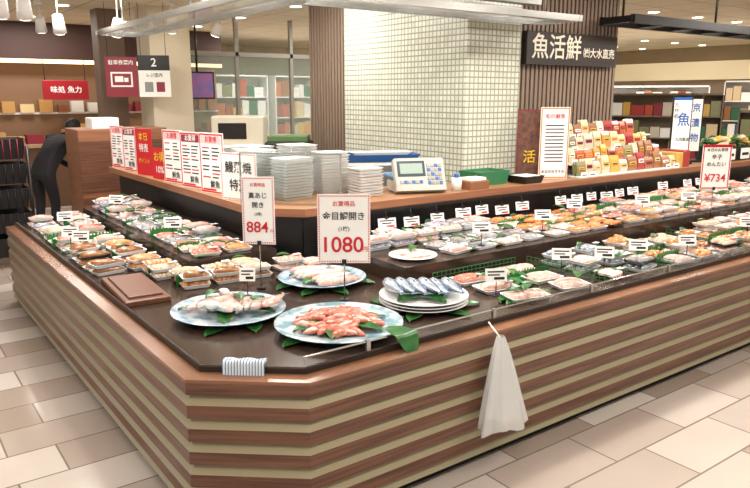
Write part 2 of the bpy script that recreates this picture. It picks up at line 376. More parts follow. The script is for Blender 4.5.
def fill1(mb):
    for a in (.3,1.6,2.6,4.2,5.4): mb.leaf(.23,.09,LEAF,T(.02*math.cos(a),.02*math.sin(a),.028,a),.015)
    for i in range(9):
        o=(i-4)*.048; mb.fish(.23,T(o*vx-.09*wx+U(-.02,.02),o*vy-.09*wy,.036+.01*(i%3),VR+pi/2+U(-.5,.2)),FGREY,FPINK if i%3 else FWHITE,h=.34,t=.16)
    for i in range(5): mb.fillet(.17,.075,.025,T(U(-.1,.1),U(-.12,.12),.066,U(0,3)),FPINK if i%2 else FWHITE,FSKIN)
    mb.ell(.035,.028,.02,FOAM,T(-.12,-.08,.09)); mb.ell(.03,.03,.02,FOAM,T(.02,.1,.09))
    mb.leaf(.12,.05,LEAF,T(-.1,.05,.085,.5)); mb.leaf(.12,.05,LEAF,T(.03,-.1,.085,1.5))
    mb.tag(.13,.05,.06,VR,.04)
platter("round_platter_of_horse_mackerel",1.37,3.12,Z1,.285,PLATEBL,fill1)
def fill2(mb):
    for a in (-.2,.9,1.9,3.1,4.0,5.1): mb.leaf(.24,.09,LEAF,T(0,0,.026,a),.015)
    for i in range(54):
        a=U(0,2*pi); r=.18*math.sqrt(R()); mb.fillet(U(.08,.13),U(.035,.055),.024,T(r*math.cos(a),r*math.sin(a),.028+.045*(1-r/.18),U(0,6),U(-.3,.3),U(-.2,.2)),FRED if R()<.7 else FPINK,FPINK if R()<.6 else FRED)
platter("round_platter_of_red_snapper",1.70,2.62,Z1,.305,PLATEGR,fill2)
def fill3(mb):
    for a in (0,1.2,2.4,3.6,4.8): mb.leaf(.2,.09,LEAF,T(0,0,.026,a),.012)
    for i in range(7): mb.fillet(.28,.09,.035,T(U(-.04,.04),-.16+.053*i,.03+.008*(i%2),U(-.35,.25)),FWHITE if i%2 else FPINK,FSKIN if i%3 else FPINK)
platter("round_platter_of_fillets",2.08,3.38,Z1,.26,PLATEBL,fill3)
mb=MB()
for k in range(3):
    r=.235
    mb.lathe([(r*.5,0),(r*.8,.01),(r,.026),(r*.99,.03),(r*.8,.016),(.01,.014)],FOAM,T(0,0,k*.016),n=44,cap1=False)
for a in (.2,1.4,3.3,4.6): mb.leaf(.2,.09,LEAF,T(0,0,.054,a),.008)
for i in range(6):
    o=(i-2.5)*.062; an=math.radians(72)
    mb.fish(.28,T(o*vx+.145*math.cos(an),o*vy+.145*math.sin(an),.060+.003*(i%2),an+pi+U(-.06,.06),0),FBACK,FSKIN,h=.29,t=.22,bk=3)
mb.obj("plate_of_silver_fish",(2.27,2.68,Z1+.004))
mb=MB(); mb.lathe([(.07,0),(.15,.018),(.149,.021),(.01,.01)],FOAM,n=32,cap1=False)
for i in range(4): mb.fillet(.19,.07,.025,T(0,-.075+.05*i,.014,U(-.3,.3)),FWHITE,FPINK)
mb.leaf(.15,.06,LEAF,T(-.02,0,.035,.6)); mb.obj("plate_of_squid",(2.62,3.2,Z2))
packgrid("pink_fillet_pack",2.60,3.36,2.34,2.97,Z1,.25,.155,['pink','white','pink','red'],-.12,layers=1,leaves=16,tags=[(2.62,2.50),(3.3,2.62)],green=[(2.6,2.99,3.3,2.99)])
packgrid("silver_fish_pack",3.42,4.02,2.36,2.96,Z1,.22,.15,['grey','silver','white','silver'],.1,layers=2,green=[(4.05,2.34,4.05,2.97),(3.39,2.34,3.39,2.97)],leaves=4,tags=[(3.55,2.5),(3.9,2.5)])
packgrid("boiled_shrimp_pack",4.10,4.95,2.34,2.96,Z1,.23,.15,['shrimp','pink','brown','beige'],0,layers=2,tags=[(4.3,2.4)])
packgrid("marinated_fish_pack",5.02,6.1,2.34,2.96,Z1,.22,.14,['orange','salmon','beige','white'],0,layers=2,green=[(4.98,2.34,4.98,2.96)],tags=[(5.3,2.5),(5.9,2.45)])
packgrid("assorted_fish_pack",6.15,8.8,2.34,2.96,Z1,.24,.15,['orange','beige','pink','white'],0,layers=2,tags=[(6.7,2.5)])
packgrid("flounder_fillet_pack",2.82,3.72,3.06,3.42,Z2,.2,.14,['pink','grey','white','white'],.1,layers=1,leaves=8,tags=[(3.1,3.1)])
packgrid("sea_bream_pack",2.47,3.72,3.46,3.74,Z2,.2,.13,['white','purple','pink','grey'],0,layers=2,leaves=6)
packgrid("salmon_slice_pack",3.76,4.62,3.06,3.74,Z2,.2,.13,['salmon','salmon','salmon','pink'],0,layers=1,leaves=5,tags=[(3.8,3.2),(4.4,3.4)])
packgrid("cod_roe_pack",4.66,5.6,3.06,3.74,Z2,.23,.14,['orange','pink','white','red'],0,layers=2,tags=[(5.0,3.2),(5.5,3.1)])
packgrid("smoked_fish_pack",5.66,8.8,3.06,3.74,Z2,.22,.15,['red','pink','orange','white','beige'],0,layers=2)

mb=MB()
def lf(u,v):
    w=.12*math.sin(pi*min(.98,max(.03,u)))**.6
    y=.10-.2*u; z=.055
    if u>.55: y=.10-.2*.55-(u-.55)*.06; z=.055-(u-.55)*.26
    return ((v-.5)*w+.05*u,y,z+.012*abs(v-.5)+.004*math.sin(9*u))
mb.grid(lf,14,6,LEAF); mb.obj("bamboo_leaf",(1.76,2.23,.69))
CLOTH=brickmat("striped_cloth","dfe4e8","d8dfe4","5f7fa6",.012,1.0,.0022,.9,offset=0)
mb=MB()
def tw(u,v):
    x=(v-.5)*.17; y=-.045+.11*u; z=.02+.012*math.sin(pi*u)
    if u>.62: y=-.045+.11*.62+(u-.62)*.02; z=.026-(u-.62)*.17
    return (x,y,z+.003*math.sin(v*14+u*5))
def twf(u,v):
    p=tw(1-u,v); return (p[0],-p[1],p[2])
mb.grid(twf,14,12,CLOTH); 
mb.grid(lambda u,v:(twf(u,v)[0]*.97,twf(u,v)[1]+.01,twf(u,v)[2]-.012),14,12,CLOTH)
mb.obj("striped_hand_towel",(1.115,2.41,.69),rz=math.atan2(-.30,.36))
mb=MB()
def bag(u,v):
    a=2*pi*v; r=(.018+.125*(u**.8)); k=1+.10*math.cos(7*a+u*2)+.05*math.cos(13*a)
    return (r*k*math.cos(a)*1.0+.01*u,-.03+ (.018+.05*u)*k*math.sin(a)-.03*u, -.44*u+.015*math.cos(3*a)*u)
mb.grid(bag,14,40,FILM)
mb.tube((0,.03,.03),(0,-.03,-.01),.004,PAPER); mb.tube((0,.05,.045),(0,.03,.03),.004,PAPER)
mb.obj("hanging_plastic_bag",(2.27,2.155,.66))

# ---------------------------------------------------------------- price cards
def card(name,x,y,z,yaw,w,h,texts,border=None,bg=None,pole=0,tilt=0,dots=False,bars=(),thick=.004):
    mb=MB(); bg=bg or PAPER
    b0=pole
    mb.box(-w/2,w/2,0,thick,b0,b0+h,bg)
    e=-.0012
    if border and not dots:
        t=w*.035
        for (a,b,c,d) in ((-w/2+t*.6,w/2-t*.6,b0+h-1.8*t,b0+h-.7*t),(-w/2+t*.6,w/2-t*.6,b0+.7*t,b0+1.8*t),(-w/2+.6*t,-w/2+1.6*t,b0+t,b0+h-t),(w/2-1.6*t,w/2-.6*t,b0+t,b0+h-t)):
            mb.box(a,b,e,0,c,d,border)
    if dots:
        n=int(w/.014)
        for i in range(n+1):
            xx=-w/2+.008+(w-.016)*i/n
            for zz in (b0+.009,b0+h-.009): mb.box(xx-.0035,xx+.0035,e,0,zz-.0035,zz+.0035,border)
        n=int(h/.014)
        for i in range(1,n):
            zz=b0+.009+(h-.018)*i/n
            for xx in (-w/2+.008,w/2-.008): mb.box(xx-.0035,xx+.0035,e,0,zz-.0035,zz+.0035,border)
    for (a,b,c,d,mt) in bars: mb.box(a*w,b*w,e,0,b0+c*h,b0+d*h,mt)
    if pole:
        mb.cyl(0,thick+.004,0,b0+h*.5,.0035,STEEL); mb.cyl(0,thick+.004,0,.012,.025,BLACK)
        mb.box(-.012,.012,-.002,thick+.01,b0-.006,b0+.02,BLACK)
    else:
        mb.box(-w*.3,w*.3,-.012,.02,0,.008,GLASS)
    o=mb.obj(name,(x,y,z),rz=yaw)
    for (s,tx,tz,size,mt) in texts: text(s,o,tx*w,-.003,b0+tz*h,size,mt)
    o.rotation_euler=(-tilt,0,yaw)
    return o
card("price_card",1.965,2.97,Z1+.003,VR,.275,.365,[("お買得品",0,.86,.03,RED),("金目鯛開き",0,.68,.045,INK),("(1枚)",0,.5,.028,INK),("1080",-.04,.26,.115,RED),("円",.40,.2,.03,RED)],RED,dots=True,pole=.21)
card("price_card",1.72,3.46,Z1+.0,math.radians(-42),.185,.38,[("お買得品",0,.88,.022,RED),("真あじ",0,.72,.036,INK),("開き",0,.58,.036,INK),("(2尾)",0,.45,.02,INK),("884",-.04,.25,.085,RED),("円",.40,.2,.02,RED)],RED,dots=True,pole=.26)
ps=[(7.25,.26,.42,'w'),(6.85,.24,.42,'w2'),(6.42,.28,.42,'r'),(6.02,.24,.27,'r2'),(5.68,.3,.44,'w'),(5.28,.3,.44,'w2'),(4.88,.3,.45,'w'),(4.45,.34,.33,'b')]
for k,(yy,w,h,ty) in enumerate(ps):
    if ty in('w','w2'): 
        bars=[]
        for i in range(9):
            for s0 in (-.38,.02):
                if R()<.85: bars.append((s0,s0+U(.2,.34),.74-.06*i,.762-.06*i,INK if (i+(s0>0))%4 else RED))
        bars+=[(-.42,.42,.82,.95,MAROON if ty=='w2' else PINKP),(-.4,.15,.05,.08,RED)]
        card("sale_poster",2.06,yy,1.03,math.radians(-78),w,h,[("お買得",0,.885,.05,PAPER if ty=='w2' else RED),("鮮魚",.12,.15,.06,INK)],RED,bars=bars)
    elif ty=='r':
        card("sale_poster",2.06,yy,1.03,math.radians(-78),w,h,[("本日",0,.82,.08,YEL),("特売",0,.58,.08,PAPER),("ポイント",0,.3,.05,YEL)],None,RED)
    elif ty=='r2':
        card("sale_poster",2.06,yy,1.03,math.radians(-78),w,h,[("お得",0,.7,.09,YEL),("10%",0,.3,.08,PAPER)],None,RED)
    else:
        card("sale_poster",2.07,yy,1.03,math.radians(-70),w,h,[("鰻蒲焼",0,.68,.085,INK),("特選",0,.3,.09,INK)],RED,dots=True)
card("price_card",5.68,2.99,Z1,math.radians(-32),.25,.37,[("本日のお買得",0,.88,.03,INK),("辛子",0,.72,.045,INK),("めんたい",0,.56,.042,INK),("¥734",0,.25,.09,RED)],RED,bars=[(-.5,.5,.94,1,RED)],pole=.31)

mb=MB()
sweep(mb,[(2.4,3.83),(9,3.83)],[(0,.955),(0,.974),(-.012,.974),(-.012,.955)],BLACK,True)
x=2.62
while x<7.4:
    if R()<.9:
        w=U(.05,.07)
        M=T(x,3.80,.87+U(-.014,.014),U(-.25,0),-.2)
        mb.box(-w,w,0,.003,-.03,.04,PAPER,M)
        mb.box(-w*.8,w*.8,-.001,0,.018,.026,INK,M); mb.box(-w*.6,w*.5,-.001,0,.0,.008,INK,M); mb.box(-w*.1,w*.8,-.001,0,-.024,-.011,RED,M)
        mb.tube((x,3.806,.90),(x,3.822,.958),.0025,BLACK,5)
        mb.box(-.015,.015,-.004,.006,.035,.055,BLACK,M)
    x+=U(.19,.27)
mb.obj("hanging_price_tags")

# ---------------------------------------------------------------- items on shelf
ZS=1.029
PPT=mat("clear_tray_plastic","eef2f1",.1,alpha=.65,coat=.6)
def foamstack(mb,x,y,w,d,n,rz=0,m=None):
    for i in range(n):
        mb.tray(w,d,.018,m or FOAM,T(x+U(-.004,.004),y+U(-.004,.004),ZS+.001+i*.021,rz+U(-.05,.05)))
mb=MB()
for x,y,w,d,n,r,m in ((2.45,4.99,.22,.3,16,.2,FOAM),(2.30,4.62,.22,.26,16,.1,PPT),(2.66,4.66,.24,.26,17,0,FOAM),(2.42,4.32,.26,.2,14,.1,PPT),(2.78,4.38,.24,.2,15,-.1,FOAM),(2.92,4.12,.22,.18,10,0,FOAM),(2.32,5.34,.2,.28,15,0,FOAM)):
    foamstack(mb,x,y,w,d,n,r,m)
mb.obj("stack_of_foam_trays")
mb=MB(); mb.box(-.34,.34,-.003,.003,.015,.34,GLASS); mb.box(-.34,.34,-.008,.008,0,.015,STEEL); mb.box(-.348,-.34,-.006,.006,0,.345,STEEL); mb.box(.34,.348,-.006,.006,0,.345,STEEL); mb.box(-.34,.34,-.005,.005,.34,.347,STEEL)
mb.obj("glass_partition",(2.26,4.06,ZS),rz=math.radians(-45))
SC=mat("scale_body","b9b6ac",.4); SCR=mat("lcd","9fb2a8",.15); 
mb=MB()
mb.bbox(-.19,.19,-.02,.24,.0,.08,SC,r=.02); mb.bbox(-.21,.21,.0,.27,.105,.122,mat("scale_pan_blue","6f9cc8",.25),r=.006); mb.box(-.05,.05,.08,.2,.08,.105,GREYM)
Mh=T(0,-.05,.012,0,-.42)
mb.bbox(-.2,.2,-.035,.035,-.01,.25,SC,Mh,r=.018)
mb.box(-.175,.04,-.038,-.033,.10,.22,mat("scale_panel","2c3a48",.3),Mh); mb.box(-.155,.02,-.041,-.037,.12,.20,SCR,Mh)
for i in range(4):
    for j in range(5): mb.box(.055+.03*i,.078+.03*i,-.041,-.033,.035+.034*j,.058+.034*j,GREYM if (i+j)%3 else BLUE,Mh)
for i in range(6): mb.box(-.16+.03*i,-.137+.03*i,-.041,-.033,.045,.068,BLUE if i%2 else GREYM,Mh)
mb.obj("digital_scale",(3.34,4.02,ZS+.012),rz=math.radians(-22))
mb=MB(); mb.bbox(-.3,.3,-.11,.11,0,1.20,WHITE,r=.01); mb.box(-.29,.29,-.115,-.11,.8,1.17,GREYM); mb.tray(.66,.28,.06,mat("blue_crate","2c5f9e",.4),T(0,0,1.201)); mb.tray(.52,.2,.03,WHITE,T(0,0,1.25)); mb.obj("tray_wrapper_machine",(3.55,4.80,0),rz=-.45)
mb=MB(); mb.cyl(0,0,0,.10,.04,WHITE); mb.cyl(0,0,.10,.13,.02,BLUE); mb.bbox(.08,.28,-.08,.08,0,.07,mat("wood_box","8b5a3c",.5)); mb.box(.10,.26,-.06,.06,.07,.09,PAPER); mb.obj("sanitizer_bottle_and_box",(3.66,3.95,ZS))
mb=MB(); mb.tray(.36,.26,.11,mat("green_crate","2f7d55",.4)); mb.box(-.14,.14,-.1,.1,.03,.09,LEAF); mb.obj("green_crate",(4.14,4.13,ZS+.001),rz=0)
mb=MB(); mb.tray(.24,.24,.06,BLACK); mb.box(-.1,.1,-.08,.08,.02,.06,PAPER);mb.obj("black_tray",(4.48,3.99,ZS+.001))

cols=[mat("pkg%d"%i,c,.35,coat=.3) for i,c in enumerate(["cf8f45","b84c34","dcc39a","a63a36","cfc4b0","cda850","9c6844","85855e","c46c48","dcc6a4"])]
mb=MB()
for s in range(4):
    z0=ZS+.002+.105*s; y0=.11*s
    mb.box(0,1.55,y0,.46,z0,z0+.012,WHITE)
    x=.03
    while x<1.5-.08*s:
        w=U(.09,.14); h=U(.11,.17); c=random.choice(cols); M=T(x+w/2,y0+.05,z0+.012,U(-.1,.1),-.15)
        for q in range(2):
            MM=M@T(0,q*.03,0)
            mb.loft([[(-w/2,-.004,0),(w/2,-.004,0),(w/2,.004,0),(-w/2,.004,0)],[(-w/2,-.016,h*.3),(w/2,-.016,h*.3),(w/2,.012,h*.3),(-w/2,.012,h*.3)],[(-w/2,-.012,h*.75),(w/2,-.012,h*.75),(w/2,.01,h*.75),(-w/2,.01,h*.75)],[(-w/2,-.001,h),(w/2,-.001,h),(w/2,.001,h),(-w/2,.001,h)]],c,MM,True,True)
        mb.box(-w*.35,w*.35,-.02,-.015,h*.4,h*.62,random.choice((PAPER,cols[5],MAROON,cols[2])),M); mb.box(-w*.25,w*.25,-.021,-.02,h*.46,h*.53,RED if R()<.5 else INK,M)
        if R()<.4: mb.box(-.045,.045,-.045,-.042,-.02,.03,PAPER,M); mb.box(-.03,.03,-.046,-.045,.0,.01,INK,M)
        x+=w+.012
mb.obj("packaged_seafood_rack",(5.06,3.88,0))
card("framed_poster",4.76,4.2,ZS,math.radians(-30),.24,.60,[("活",0,.3,.12,YEL)],MAROON,mat("poster_dark","3a2e2c",.5,h2="8a5a48",scale=(20,20,20)))
card("seasonal_poster",4.87,4.02,ZS,math.radians(-32),.26,.62,[("旬の鮮魚",0,.87,.045,RED),("本日のおすすめ",0,.1,.03,INK)],ORANGE,bars=[(-.32,.32,.74-.05*i,.755-.05*i,INK) for i in range(11)],pole=0)
mb=MB(); mb.box(-.10,.10,-.01,.01,.0,.58,PAPER); mb.box(-.10,.10,-.012,-.01,.0,.03,BLUE); mb.box(-.10,.10,-.012,-.01,.55,.58,BLUE)
mb.box(-.11,-.10,-.012,.012,-.1,.62,BLACK);mb.box(.10,.11,-.012,.012,-.1,.62,BLACK); mb.box(-.13,.13,-.06,.06,-.12,-.1,BLACK)
o=mb.obj("vertical_shop_sign",(7.02,4.12,ZS+.12),rz=math.radians(-28)); 
text("魚",o,.02,-.014,.34,.15,BLUE); text("九州直送",o,.02,-.014,.14,.04,INK)
for i,ch in enumerate("九州初"): text(ch,o,-.07,-.014,.5-.06*i,.05,INK)
mb=MB(); mb.box(-.07,.07,-.01,.01,.0,.56,WHITE); mb.box(-.08,-.07,-.012,.012,-.1,.60,BLACK);mb.box(.07,.08,-.012,.012,-.1,.60,BLACK); mb.box(-.11,.11,-.06,.06,-.12,-.1,BLACK)
o=mb.obj("vertical_shop_sign",(7.36,4.16,ZS+.12),rz=math.radians(-28))
for i,ch in enumerate("京漬物"): text(ch,o,0,-.014,.46-.16*i,.10,BLUE)
packs=MB()
x=0
while x<.16:
    w=U(.08,.12); packs.bbox(x,x+w,0,.25,0,U(.08,.2),random.choice(cols),r=.012); x+=w+.01
packs.obj("gift_box_row",(6.64,3.9,ZS))
mb=MB()
BSK=mat("basket_dark","2a2c22",.7)
for i in range(4):
    M=T(.32*i,0,0)
    mb.tray(.3,.34,.16,BSK,M@T(0,0,0)); 
    for k in range(18): mb.fillet(.13,.07,.05,M@T(U(-.09,.09),U(-.1,.1),.12+U(0,.12),U(0,6)),random.choice([YEL,LEAF,cols[2],cols[6],LEAF]))
    mb.box(-.1,.1,-.19,-.186,.02,.14,PAPER,M); mb.box(-.07,.07,-.192,-.19,.06,.09,INK,M)
mb.obj("basket_of_pickles",(7.72,4.1,ZS+.0))

# ---------------------------------------------------------------- column, louvers, sign
TILE=brickmat("mosaic_tile","e2e4d6","cfd3c2","9c9d8c",.05,.05,.006,.25,offset=0,plane='wall')
mb=MB(); mb.box(4.16,4.81,4.40,6.25,0,2.85,TILE); mb.obj("tiled_column")
LOUV=mat("louver_brown","857263",.5,h2="968272",scale=(20,20,3)); LOUVD=mat("louver_gap","4a3d34",.7)
mb=MB(); mb.box(4.85,6.45,4.62,4.75,0,2.85,LOUVD)
x=4.86
while x<6.42: mb.box(x,x+.035,4.575,4.62,0,2.85,LOUV); x+=.06
mb.obj("louvered_wall_panel")
mb=MB(); mb.box(4.3,4.5,6.3,7.15,0,2.85,LOUVD)
y=6.3
while y<7.12: mb.box(4.255,4.3,y,y+.035,0,2.85,LOUV); y+=.06
mb.obj("louvered_pillar")
SIGN=mat("sign_board","2c2624",.5,h2="3a322e",scale=(3,3,40)); SIGNT=mat("sign_letter","f2ead8",.5)
mb=MB(); mb.bbox(-.68,.68,-.03,.03,0,.30,SIGN,r=.01)
o=mb.obj("fish_shop_sign",(5.68,4.53,2.03))
text("魚活鮮",o,-.26,-.036,.15,.24,SIGNT); text("㈱大水直売",o,.38,-.036,.12,.10,SIGNT)

# ---------------------------------------------------------------- canopy & rails
mb=MB()
ZC=2.37
CP=mat("canopy_glass","dfe3dc",.1,alpha=.45)
LITE=mat("lamp_glow","fff3dc",.4,emit=9)
def beam(p,q,w,h,mt):
    p=Vector(p);q=Vector(q);d=(q-p);L=d.length;M=Matrix.Translation(p)@Matrix.Rotation(math.atan2(d.y,d.x),4,'Z')
    mb.box(0,L,-w/2,w/2,-h/2,h/2,mt,M)
beam((2.05,7.6,ZC),(2.05,3.7,ZC),.03,.05,STEEL); beam((2.45,7.6,ZC),(2.45,4.1,ZC),.03,.05,STEEL)
beam((1.9,3.85,ZC),(4.9,3.85,ZC),.03,.05,STEEL); beam((2.45,4.25,ZC),(4.9,4.25,ZC),.03,.05,STEEL)
beam((4.9,3.83,ZC),(4.9,4.27,ZC),.03,.05,STEEL); beam((2.03,7.6,ZC),(2.47,7.6,ZC),.03,.05,STEEL)
mb.box(2.06,2.44,3.87,7.58,ZC+.01,ZC+.018,CP); mb.box(2.44,4.88,3.87,4.24,ZC+.01,ZC+.018,CP)
for x,y in ((2.25,7.4),(2.25,5.6),(2.25,4.05),(3.4,4.05),(4.7,4.05)): mb.cyl(x,y,ZC,2.85,.01,STEEL)
mb.box(2.1,4.6,4.0,4.1,ZC+.1,ZC+.15,GREYM)
mb.obj("suspended_glass_canopy")
mb=MB()
beam((6.0,4.45,2.46),(9.6,4.45,2.46),.05,.08,BLACK); beam((6.0,4.1,2.46),(9.6,4.1,2.46),.05,.08,BLACK)
for i in range(7): beam((6.0+.6*i,4.1,2.46),(6.0+.6*i,4.45,2.46),.04,.06,BLACK)
for x in (6.1,7.8,9.4): mb.cyl(x,4.28,2.46,2.85,.012,BLACK)
mb.obj("black_hanging_rail")

def spot(x,y,z=2.85,yaw=0,drop=.2):
    mb=MB(); mb.cyl(0,0,-.03,0,.05,WHITE); mb.cyl(0,0,-drop,-.03,.008,WHITE)
    M=T(0,0,-drop,yaw,.45); mb.cyl(0,0,-.15,.03,.068,WHITE,M,r1=.05); mb.cyl(0,0,-.156,-.151,.058,LITE,M)
    o=mb.obj("ceiling_spotlight",(x,y,z))
for x,y,dr in ((1.08,6.9,.30),(1.26,6.9,.30),(1.75,7.9,.33),(2.35,7.9,.33),(1.9,9.5,.2),(3.2,8.6,.2),(3.9,8.8,.2),(5.2,8.2,.2)): spot(x,y,yaw=-.5+R(),drop=dr)
mb=MB(); mb.box(.9,2.0,6.87,6.93,2.70,2.73,WHITE); mb.cyl(1.0,6.9,2.73,2.85,.01,WHITE);mb.cyl(1.9,6.9,2.73,2.85,.01,WHITE); mb.obj("lighting_track")
mb=MB()
for i in range(9):
    for j in range(7):
        x=6.6+1.1*i; y=1.2+1.5*j
        mb.cyl(x,y,2.842,2.85,.09,WHITE); mb.cyl(x,y,2.838,2.842,.07,LITE)
for i in range(4):
    for j in range(4):
        x=1.0+1.2*i; y=8.0+1.6*j; mb.cyl(x,y,2.842,2.85,.09,WHITE); mb.cyl(x,y,2.838,2.842,.07,LITE)
mb.obj("recessed_downlights")

# ---------------------------------------------------------------- kitchen work area behind
CR=mat("cream_machine","d9d2c0",.4)
mb=MB(); mb.box(2.9,4.1,6.5,8.3,.86,.9,STEEL); mb.box(2.95,4.05,6.55,8.25,.0,.86,GREYM); mb.obj("stainless_work_table")
mb=MB(); mb.bbox(-.3,.3,-.22,.22,0,.3,CR,r=.02); mb.bbox(-.3,.3,-.1,.22,.3,.62,CR,r=.02); mb.box(-.22,.1,-.104,-.1,.36,.54,BLACK); mb.box(-.25,.25,-.224,-.22,.05,.2,GREYM); mb.obj("label_printer",(3.5,7.45,.901),rz=math.radians(-36))
mb=MB(); mb.bbox(-.25,.25,-.2,.2,0,.36,BLACK,r=.03); mb.bbox(-.22,.22,-.17,.17,.36,.42,mat("greenlid","5b7a4a",.4),r=.01);mb.box(-.18,.18,-.205,-.2,.06,.25,GREYM); mb.obj("rice_warmer",(3.80,6.82,.901),rz=math.radians(-36))
mb=MB(); mb.bbox(-.2,.2,-.2,.2,0,.16,WHITE,r=.02); mb.box(-.19,.19,-.03,.0,.14,.36,BLACK,T(0,0,0,0,-.25)); mb.box(-.17,.17,-.034,-.03,.16,.34,mat("screen","6a8fb0",.2,emit=.6),T(0,0,0,0,-.25)); mb.obj("cash_register",(3.12,7.9,.901),rz=math.radians(-30))
mb=MB(); mb.bbox(-.25,.25,-.15,.15,0,.18,PAPER); mb.bbox(-.2,.2,-.12,.12,.18,.26,mat("kraft","b58a5c",.7)); mb.obj("cardboard_boxes",(3.2,6.85,.901),rz=-.4)

mb=MB(); FR=mat("frame_alu","a8a49a",.4,metal=.5); GW=mat("tinted_glass","a9bdb2",.05,alpha=.35)
mb.box(3.6,9.0,9.6,9.66,0,.9,CR)
for i in range(6): mb.box(3.6+.9*i,3.65+.9*i,9.6,9.66,.9,2.85,FR)
mb.box(3.6,9,9.6,9.66,2.3,2.36,FR); mb.box(3.65,9,9.62,9.63,.9,2.3,GW)
mb.obj("wall_glass_partition")
def prodshelf(name,x,y,yaw,w,h,levels,pal,back=WHITE,body=WHITE,lit=True):
    mb=MB(); d=.4
    mb.box(-w/2,w/2,d-.02,d,0,h,back); mb.box(-w/2-.02,-w/2,0,d,0,h,body); mb.box(w/2,w/2+.02,0,d,0,h,body); mb.box(-w/2,w/2,0,d,h,h+.03,body)
    for l in range(levels):
        z=.1+l*(h-.1)/levels; mb.box(-w/2,w/2,0,d-.02,z,z+.02,body)
        x0=-w/2+.02
        while x0<w/2-.12:
            ww=U(.08,.2); hh=U(.4,.8)*(h/levels); mb.box(x0,min(x0+ww,w/2-.01),.03,.3,z+.02,z+.02+hh,random.choice(pal)); x0+=ww+.01
    return mb.obj(name,(x,y,0),rz=yaw)
p1=cols+[mat("pk_a","355a8c",.4),mat("pk_b","2f6b4a",.4),WHITE,PAPER,WHITE,MAROON]
p2=[mat("warm_a","c99a5a",.5),mat("warm_b","9c5c38",.5),PAPER,MAROON,mat("warm_c","e8cf9a",.5)]
prodshelf("refrigerated_shelf",5.2,12.5,0,2.6,2.1,5,p1)
prodshelf("refrigerated_shelf",8.0,12.5,0,2.6,2.1,5,p1)
mb=MB(); mb.box(-.22,.22,-.02,.02,0,.36,BLACK); mb.box(-.2,.2,-.024,-.02,.02,.34,mat("monitor_blue","5f78b8",.3,h2="b86a9a",scale=(9,9,9))); mb.cyl(0,.03,.3,1.15,.015,BLACK); o=mb.obj("wall_monitor",(3.75,9.2,1.7))

mb=MB(); mb.box(3.05,3.58,9.0,9.5,0,2.85,mat("col_beige","dccfb6",.6,h2="e2d6bf",scale=(3,3,3))); mb.obj("beige_column")
mb=MB(); mb.box(2.62,2.95,9.7,10.0,0,2.85,mat("col_brown","6f5a4c",.6,h2="7d6757",scale=(3,3,3))); mb.obj("brown_column")
mb=MB(); mb.box(-.19,.19,0,.01,0,.48,MAROON); mb.box(-.13,.13,-.002,0,.12,.3,PAPER); mb.box(-.11,.11,-.004,-.002,.14,.28,MAROON)
mb.box(-.08,.02,-.005,-.004,.18,.25,PAPER); mb.box(.03,.08,-.005,-.004,.18,.23,PAPER); mb.tube((-.15,0,.48),(-.15,0,1.12),.003,BLACK); mb.tube((.15,0,.48),(.15,0,1.12),.003,BLACK)
o=mb.obj("hanging_notice_board",(2.66,8.95,1.73),rz=-.5); text("駐車券案内",o,0,-.003,.41,.06,PAPER)
mb=MB(); mb.box(-.19,.19,0,.01,0,.5,PAPER); mb.box(-.19,.19,-.002,0,.32,.5,BLACK); mb.box(-.12,-.02,-.002,0,.06,.18,GREYM); mb.box(.02,.12,-.002,0,.06,.18,MAROON); mb.tube((-.15,0,.5),(-.15,0,1.12),.003,BLACK); mb.tube((.15,0,.5),(.15,0,1.12),.003,BLACK)
o=mb.obj("hanging_notice_board",(3.0,8.75,1.73),rz=-.5); text("2",o,0,-.003,.41,.14,PAPER); text("レジ案内",o,0,-.003,.26,.05,INK)

mb=MB(); mb.bbox(1.9,2.9,8.15,8.75,0,1.38,WOODRED,r=.01); mb.box(1.9,2.9,8.14,8.15,.1,.62,WOOD); mb.box(1.9,2.9,8.14,8.15,.68,1.25,WOOD); mb.bbox(2.1,2.4,8.3,8.6,1.38,1.50,WHITE); mb.obj("wooden_cabinet")
mb=MB()
for x in (0,.5):
    for y in (0,.4): mb.cyl(x,y,0,1.25,.015,BLACK)
for k in range(5):
    z=.12+.25*k
    mb.tray(.5,.4,.2,mat("basket_black","1c1a1c",.5),T(.25,.2,z))
    for i in range(8): mb.tube((.02+.066*i,-.0,z),(.02+.066*i,-.0,z+.2),.005,MAROON if k==4 else BLACK,5)
mb.obj("shopping_basket_rack",(.82,7.8,0))
mb=MB(); mb.box(0,4.2,0,.1,0,2.85,mat("stall_wall","8a6a50",.7)); mb.box(0,4.2,-.5,0,0,.95,mat("stall_counter","6e4e3a",.5)); mb.box(0,4.2,-.55,.0,.95,1.0,mat("stall_top","b89a78",.4))
mb.box(0,4.2,-.3,0,2.3,2.85,mat("stall_header","4a302a",.6)); mb.box(0,4.2,-.03,0,1.45,1.48,WHITE); mb.box(0,4.2,-.29,-.25,2.24,2.3,mat("warm_tube","ffd9a0",.4,emit=3))
x=.1
while x<4: 
    w=U(.1,.25); mb.box(x,x+w,-.4,-.15,1.0,1.0+U(.1,.3),random.choice(p2)); mb.box(x,x+w*.8,-.1,0,1.48,1.48+U(.1,.25),random.choice(p2)); x+=w+.03
o=mb.obj("food_stall",(1.2,12.4,0))
mb=MB(); mb.bbox(-.34,.34,-.02,.02,0,.30,mat("signred","a31c26",.4),r=.01); mb.tube((-.3,0,.3),(-.3,0,.62),.006,BLACK); mb.tube((.3,0,.3),(.3,0,.62),.006,BLACK); o=mb.obj("red_shop_sign",(2.68,11.98,1.68)); text("味処 魚力",o,0,-.026,.15,.11,PAPER)
SH1=mat("shb","a08c74",.6); SH2=mat("shc","7a6a5a",.6)
prodshelf("grocery_shelf",9.8,6.4,math.radians(-60),2.2,1.75,5,p1,SH1,SH2)
